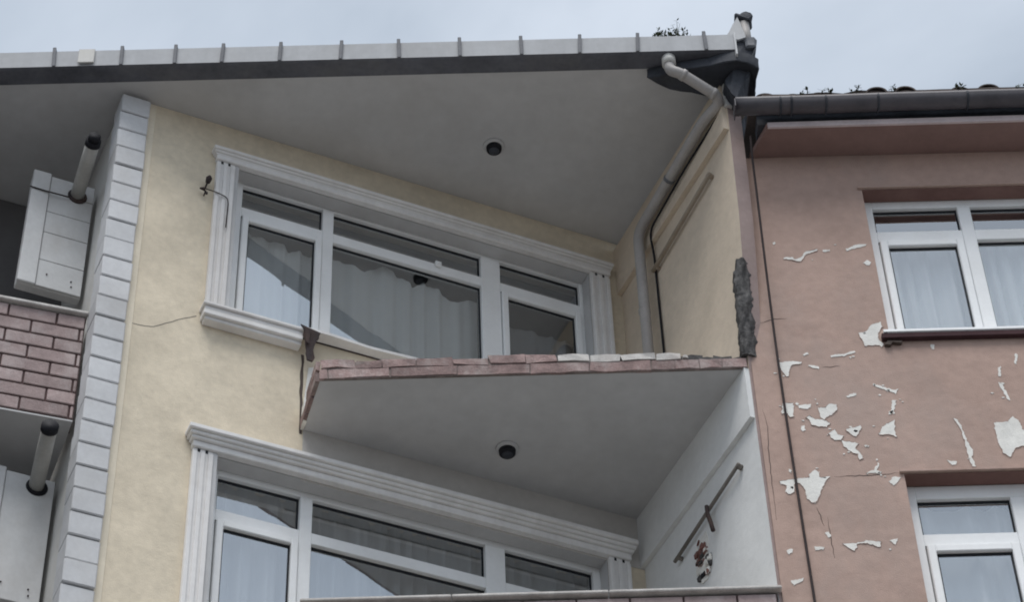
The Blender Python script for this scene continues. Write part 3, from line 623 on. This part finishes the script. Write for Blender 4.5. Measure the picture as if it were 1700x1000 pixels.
for p in CRACKS:
    P = [(p[i]/1000, p[i+1]/1000) for i in range(0, len(p), 2)]; q = []
    for a, b_ in zip(P, P[1:]):
        for t in range(6): x = a[0]+(b_[0]-a[0])*t/6; z_ = a[1]+(b_[1]-a[1])*t/6; q.append((x+noise.noise(Vector((x*30, z_*30, 2)))*.008, .0005, z_+noise.noise(Vector((x*30, z_*30, 6)))*.008))
    tube('crack', FE, q, [.001+.0022*math.sin(math.pi*i/(len(q)-1)) for i in range(len(q))], 'crack', pink, 5)

# ================================================================== things on and around the buildings
# cable down the pink front
cp = [(.213, -.16, 2.20), (.206, -.145, 2.0), (.203, -.12, 1.5), (.200, -.085, 1.0), (.199, -.04, .4), (.2, -.018, -.1), (.203, -.014, -.8), (.209, -.014, -1.5), (.216, -.014, -2.2), (.235, -.014, -4), (.24, -.014, -8), (.24, -.014, GZ+.02)]
tag(tube('cable', FE, bend(cp, .4, 4), .0085, 'wire', None, 8), 'dark cable running down the left edge of the pink house', 'cable')
# round ceiling lamps
def ceiling_lamp(s, out, zc, label):
    M = FW @ Matrix.Translation((s, -out, zc)); t = thing('ceiling_lamp', M, label, 'lamp', 'round ceiling lamps under the slabs')
    bm = bmesh.new(); bm_tube(bm, [(0, 0, -.0005), (0, 0, -.012), (0, 0, -.022)], [.082, .08, .066], 28); mesh_obj('base_ring', bm, 'soffit', t, M, True)
    bm = bmesh.new(); bm_tube(bm, [(0, 0, -.0225), (0, 0, -.05), (0, 0, -.062)], [.060, .058, .046], 28); mesh_obj('socket', bm, 'black', t, M, True)
    bm = bmesh.new(); bm_tube(bm, [(0, 0, -.0625), (0, 0, -.068), (0, 0, -.074)], [.040, .034, .016], 20); mesh_obj('lens', bm, 'dark_board', t, M, True)
ceiling_lamp(1.242, .585, 2.89, 'small round dark lamp on the eave soffit above the upper window')
ceiling_lamp(1.371, .35, 0.0, 'small round dark lamp on the underside of the broken balcony')

# boiler cabinets in the left bay with their flues
def cabinet(zb, zt, planks, label, pb, pt, flabel):
    t = thing('boiler_cabinet', FW @ Matrix.Translation((-1.75, .62, zb)), label, 'cabinet', 'boiler cabinets in the left bay')
    x0, x1 = -2.0, -1.535
    boxes('carcass', FW, [(x0, x1, .53, .605, zb, zt)], 'cabinet', t, .006)
    box('corner_post', FW, x0-.005, x0+.128, .495, .5295, zb-.002, zt+.015, 'cabinet', t, .006)
    n = len(planks)-1
    for a, b_ in zip(planks, planks[1:]): box('plank', FW, x0+.132, x1-.004, .508+random.uniform(-.002, .003), .5295, a+.003, b_-.003, 'cabinet', t, .003)
    for q in range(5):
        z_ = zb+.06+q*.045; 
    f = tube('flue', FW, [(pb[0], pb[1]+.04, pb[2]), pt], .052, 'flue', t, 18)
    d = (Vector(pt)-Vector(pb)).normalized()
    tube('flue_end', FW, [Vector(pt)-d*.03, Vector(pt)+d*.012], .058, 'black', f, 18)
    if flabel: tube('flue_cowl', FW, [Vector(pt)+d*.013, Vector(pt)+d*.055], .045, 'black', f, 18)
    tube('flue_rosette', FW, [(pb[0], .5075, pb[2]-.003), (pb[0], .495, pb[2]-.003)], [.075, .068], 'black' if flabel is False else 'rust', t, 18)
    for x, z_ in ((-1.80, zb+.13), (-1.62, zb+.12), (-1.615, zb+.07)): tube('screw', FW, [(x, .5075, z_), (x, .500, z_)], .006, 'rust', t, 8)
    return t
cb = cabinet(1.20, 2.36, [1.2, 1.47, 1.76, 1.98, 2.19, 2.36], 'white planked cabinet above the brick parapet, a black tipped flue at its top', (-1.66, .51, 2.225), (-1.700, -.01, 2.268), True)
tube('cable', FW, [(-2.02, .49, 2.17), (-1.9, .485, 2.16), (-1.72, .485, 2.165)], .006, 'wire', cb, 6)
cabinet(-1.62, -.555, [-1.62, -.555], 'plain white cabinet below the brick parapet, cut by the bottom left frame edge', (-1.655, .51, -.64), (-1.735, -.06, -.615), False)
# clutter on the shaded balcony, seen as dark shapes under the cabinet
for i, (x, w, h_) in enumerate(((-1.88, .10, .22), (-1.74, .08, .17), (-1.62, .07, .20))):
    o = boxes('storage_box', FW, [(x-w/2, x+w/2, .62, .74, .80, .80+h_), (x-w/2-.006, x+w/2+.006, .614, .746, .8005+h_, .82+h_)], 'dark_board', None, .006)
    tag(o, ['dark box under the left end of the planked cabinet', 'small dark box under the middle of the planked cabinet', 'dark box under the right end of the planked cabinet'][i], 'box', 'boxes under the cabinet')
box('shelf', FW, -2.05, -1.52, .55, .95, .77, .798, 'bay_wall', cream, .004)

# wall rails on the party wall
def rail(z0, z1, p0, p1, label, mt, rr):
    M = FP @ Matrix.Translation(((p0+p1)/2, .03, (z0+z1)/2)); t = thing('wall_rail', M, label, 'rail', 'rails on the party wall')
    tube('bar', FP, [(p0, .034, z0), (p1, .034, z1)], rr, mt, t, 8)
    tube('end_bracket', FP, [(p0+.02, .0005, z0-.01), (p0+.02, .035, z0+.0)], .02, mt, t, 8)
    tube('end_bracket', FP, [(p1-.05, .0005, z1-.005), (p1-.05, .035, z1)], .016, mt, t, 8)
rail(2.095, 2.0, .126, 1.10, 'brown rail fixed high on the cream party wall beside the upper window', 'rail_faint', .019)
rail(-.69, -.775, .22, 1.19, 'brown rail fixed on the white party wall above the lower parapet', 'rail', .014)
o = tube('hanging_cord', FP, bend([(.655, .055, -.715), (.645, .06, -.80), (.635, .05, -.86), (.622, .045, -.95)], .05, 4), [.014]+[.016]*5+[.012]*5+[.022]*2+[.018]*0 if False else .015, 'rust', None, 8)
tag(o, 'short dark cord hanging from the lower wall rail', 'cord')
hole = prism_xz('broken_plaster', FP, [(.78, -.82), (.86, -.815), (.91, -.88), (.88, -.95), (.90, -1.0), (.965, -1.02), (.955, -1.07), (.91, -1.08), (.90, -1.18), (.82, -1.19), (.785, -1.10), (.80, -1.0), (.765, -.93)], .0005, .007, 'bare_plaster', pw2); rough(hole, .008, 25)
rg = random.Random(5)
for k in range(40):
    t_ = rg.random(); pc = .85+.03*math.sin(t_*7)+rg.uniform(-.075, .075); zc = -.845-.31*t_+rg.uniform(-.015, .015)
    a = rg.uniform(.012, .028); b_ = rg.uniform(.010, .022); mt = 'red_brick' if t_ < .45 and rg.random() < .6 else rg.choice(['concrete', 'bare_plaster', 'bare_plaster', 'concrete', 'red_brick'])
    if .8 < t_ and abs(pc-.85) < .03: mt = 'black'
    rough(brick_at(FP, pc-a, pc+a, .004, .012+rg.uniform(0, .014), zc-b_, zc+b_, mt, hole, .004, 'exposed_brick'), .010, 30)
# bracket with wire beside the upper window
M = FW @ Matrix.Translation((-.85, 0, 2.11)); hk = thing('wall_bracket', M, 'small dark insulator bracket on the cream wall left of the upper window', 'bracket')
tube('insulator', FW, [(-.832, -.05, 2.15), (-.826, -.055, 2.19), (-.822, -.055, 2.215)], [.018, .024, .012], 'rust', hk, 10)
tube('arm', FW, [(-.835, -.0005, 2.135), (-.835, -.05, 2.145)], .007, 'rust', hk, 8)
tube('insulator', FW, [(-.885, -.04, 2.075), (-.845, -.045, 2.075)], [.007, .018], 'rust', hk, 10)
tube('insulator', FW, [(-.838, -.05, 2.03), (-.826, -.05, 2.03)], [.012, .010], 'rust', hk, 8)
tube('arm', FW, [(-.84, -.0005, 2.05), (-.84, -.045, 2.06)], .006, 'rust', hk, 8)
tube('wire', FW, bend([(-.845, -.05, 2.075), (-.76, -.06, 2.06), (-.68, -.062, 2.035), (-.668, -.06, 1.98), (-.672, -.058, 1.72)], .03, 4), .0045, 'wire', hk, 6)
# torn steel strap under the cut end of the sill
st = thing('torn_strap', FW @ Matrix.Translation((-.01, -.05, .55)), 'torn dark sheet metal strap hanging under the cut end of the upper sill', 'strap')
prism_xz('plate', FW, [(-.095, .885), (.06, .862), (.055, .80), (.02, .76), (.012, .70), (.018, .60), (.008, .56), (-.028, .565), (-.04, .66), (-.05, .74), (-.06, .84)], -.118, -.104, 'rust', st)
rough(st.children[0], .012, 14, 2)
prism_xz('fold', FW, [(-.06, .84), (-.02, .835), (-.03, .70), (-.05, .72)], -.135, -.119, 'rust', st)

# vent pipe on the roof corner
vp_M = FE @ Matrix.Translation((.275, -.26, 3.12)); vt = thing('roof_vent', vp_M, 'leaning grey vent pipe with a dark cap on the roof corner', 'vent')
tube('pipe', FE, [(.275, -.26, 3.13), (.272, -.27, 3.22), (.262, -.28, 3.36)], [.034, .038, .045], 'pipe_grey', vt, 14)
cp_ = prism_xz('cap', FE, [(.195, 3.40), (.235, 3.375), (.30, 3.355), (.335, 3.39), (.33, 3.43), (.285, 3.465), (.255, 3.455), (.24, 3.425), (.205, 3.43)], -.34, -.21, 'dark_board', vt, None, .01); rough(cp_, .01, 16, 1)

# weeds growing on the roofs
def weed(F, x, y, z_, h_, n, spread, label, group, seed):
    rnd = random.Random(seed); t = thing('roof_weed', F @ Matrix.Translation((x, y, z_)), label, 'weed', group)
    bs, bl = bmesh.new(), bmesh.new()
    for k in range(n):
        bx = rnd.uniform(-spread, spread); hh = h_*rnd.uniform(.45, 1)*(1-.4*abs(bx)/max(spread, .01)); lean = rnd.uniform(-.35, .35); by = rnd.uniform(-.03, .03)
        pts = [Vector((bx+lean*hh*q*q, by, hh*q)) for q in (0, .35, .7, 1)]; bm_tube(bs, pts, [.0035, .003, .002, .001], 5)
        for q in range(rnd.randint(4, 9)):
            t_ = rnd.uniform(.15, 1); p = Vector((bx+lean*hh*t_*t_, by, hh*t_)); a = rnd.uniform(0, 6.28); d = Vector((math.cos(a), math.sin(a)*.8, rnd.uniform(-.2, .8))).normalized(); s_ = d.orthogonal().normalized()
            l_ = rnd.uniform(.02, .042); w_ = l_*rnd.uniform(.28, .5)
            bl.faces.new([bl.verts.new(c) for c in (p, p+d*l_*.5+s_*w_, p+d*l_, p+d*l_*.5-s_*w_)])
    mesh_obj('stem', bs, 'weed', t, F @ Matrix.Translation((x, y, z_))); mesh_obj('leaf', bl, 'weed', t, F @ Matrix.Translation((x, y, z_)))
FG = FE
for i, (x, h_, n, sp, lab) in enumerate(((-.385, .15, 7, .035, 'leafy weed at the left of the tuft on the cream roof edge'), (-.33, .13, 6, .03, 'weed second from the left in the tuft on the cream roof edge'), (-.262, .19, 8, .03, 'tallest weed of the tuft on the cream roof edge'), (-.20, .13, 7, .035, 'leafy weed at the right of the tuft on the cream roof edge'), (-.145, .06, 3, .012, 'lone tiny weed right of the tuft on the cream roof edge'))):
    weed(FG, x, -.37, 3.04, h_*1.5, n+3, sp*1.15, lab, 'weeds on the cream roof edge', 11+i)
for i, (x, h_, lab) in enumerate(((.62, .07, 'tiny weed nearest the cable among the dark roof tiles'), (.78, .06, 'tiny weed second from the left on the dark roof tiles'), (1.0, .10, 'feathery weed above the middle of the dark gutter'), (1.27, .06, 'small weed right of the feathery one on the dark roof tiles'), (1.74, .09, 'upright weed above the upper pink house window'), (2.19, .09, 'weed on the dark roof tiles at the right frame edge'))):
    weed(FG, x, -.37, 2.40, h_, 4, .04, lab, 'weeds on the pink house roof', 31+i)

# curtains
def curtain(F, x0, x1, z0, ztop, y, amp, wl_, mat, label, scallop=None, seed=0):
    bm = bmesh.new(); nx = int((x1-x0)/.012); nz2 = 14; rows = []; rn = random.Random(seed); ph = [rn.uniform(0, 6.28) for _ in range(5)]
    for i in range(nx+1):
        x = x0+(x1-x0)*i/nx; zt = ztop-(scallop(x) if scallop else 0); col_ = []
        u = x+.35*wl_*math.sin(x*2.3/wl_*.5+ph[0])
        w = math.sin(2*math.pi*u/wl_+ph[1])+.45*math.sin(4.3*math.pi*u/wl_+ph[2])
        for j in range(nz2+1):
            t = j/nz2; z_ = z0+(zt-z0)*t
            col_.append(bm.verts.new((x-x0, amp*w*(1.1-.45*t), z_-z0)))
        rows.append(col_)
    for a, b_ in zip(rows, rows[1:]):
        for j in range(nz2): bm.faces.new((a[j], b_[j], b_[j+1], a[j+1]))
    return tag(mesh_obj('curtain', bm, mat, None, F @ Matrix.Translation((x0, y, z0)), True), label, 'curtain', 'sheer curtains behind the windows')
swag = lambda x: .06+.07*(1-abs(math.sin(math.pi*(x+.1+.05*math.sin(x*4))/.33))**.8) + .04*math.sin(x*5.3+1)+.02*math.sin(x*17)
curtain(FW, -.50, 1.44, .75, 2.12, .245, .022, .17, 'curtain', 'sheer swagged curtain behind the left and middle bays of the upper window', swag, 2)
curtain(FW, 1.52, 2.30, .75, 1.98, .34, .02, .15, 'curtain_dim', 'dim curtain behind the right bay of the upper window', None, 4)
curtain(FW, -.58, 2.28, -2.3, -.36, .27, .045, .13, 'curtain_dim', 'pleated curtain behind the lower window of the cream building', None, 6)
curtain(FE, .95, 3.1, .1, 1.52, .29, .035, .12, 'curtain', 'white pleated curtain behind the upper window of the pink house', None, 8)
curtain(FE, .9, 3.0, -2.7, -1.05, .29, .035, .2, 'curtain', 'white pleated curtain behind the lower window of the pink house', None, 9)
bpy.context.view_layer.update()
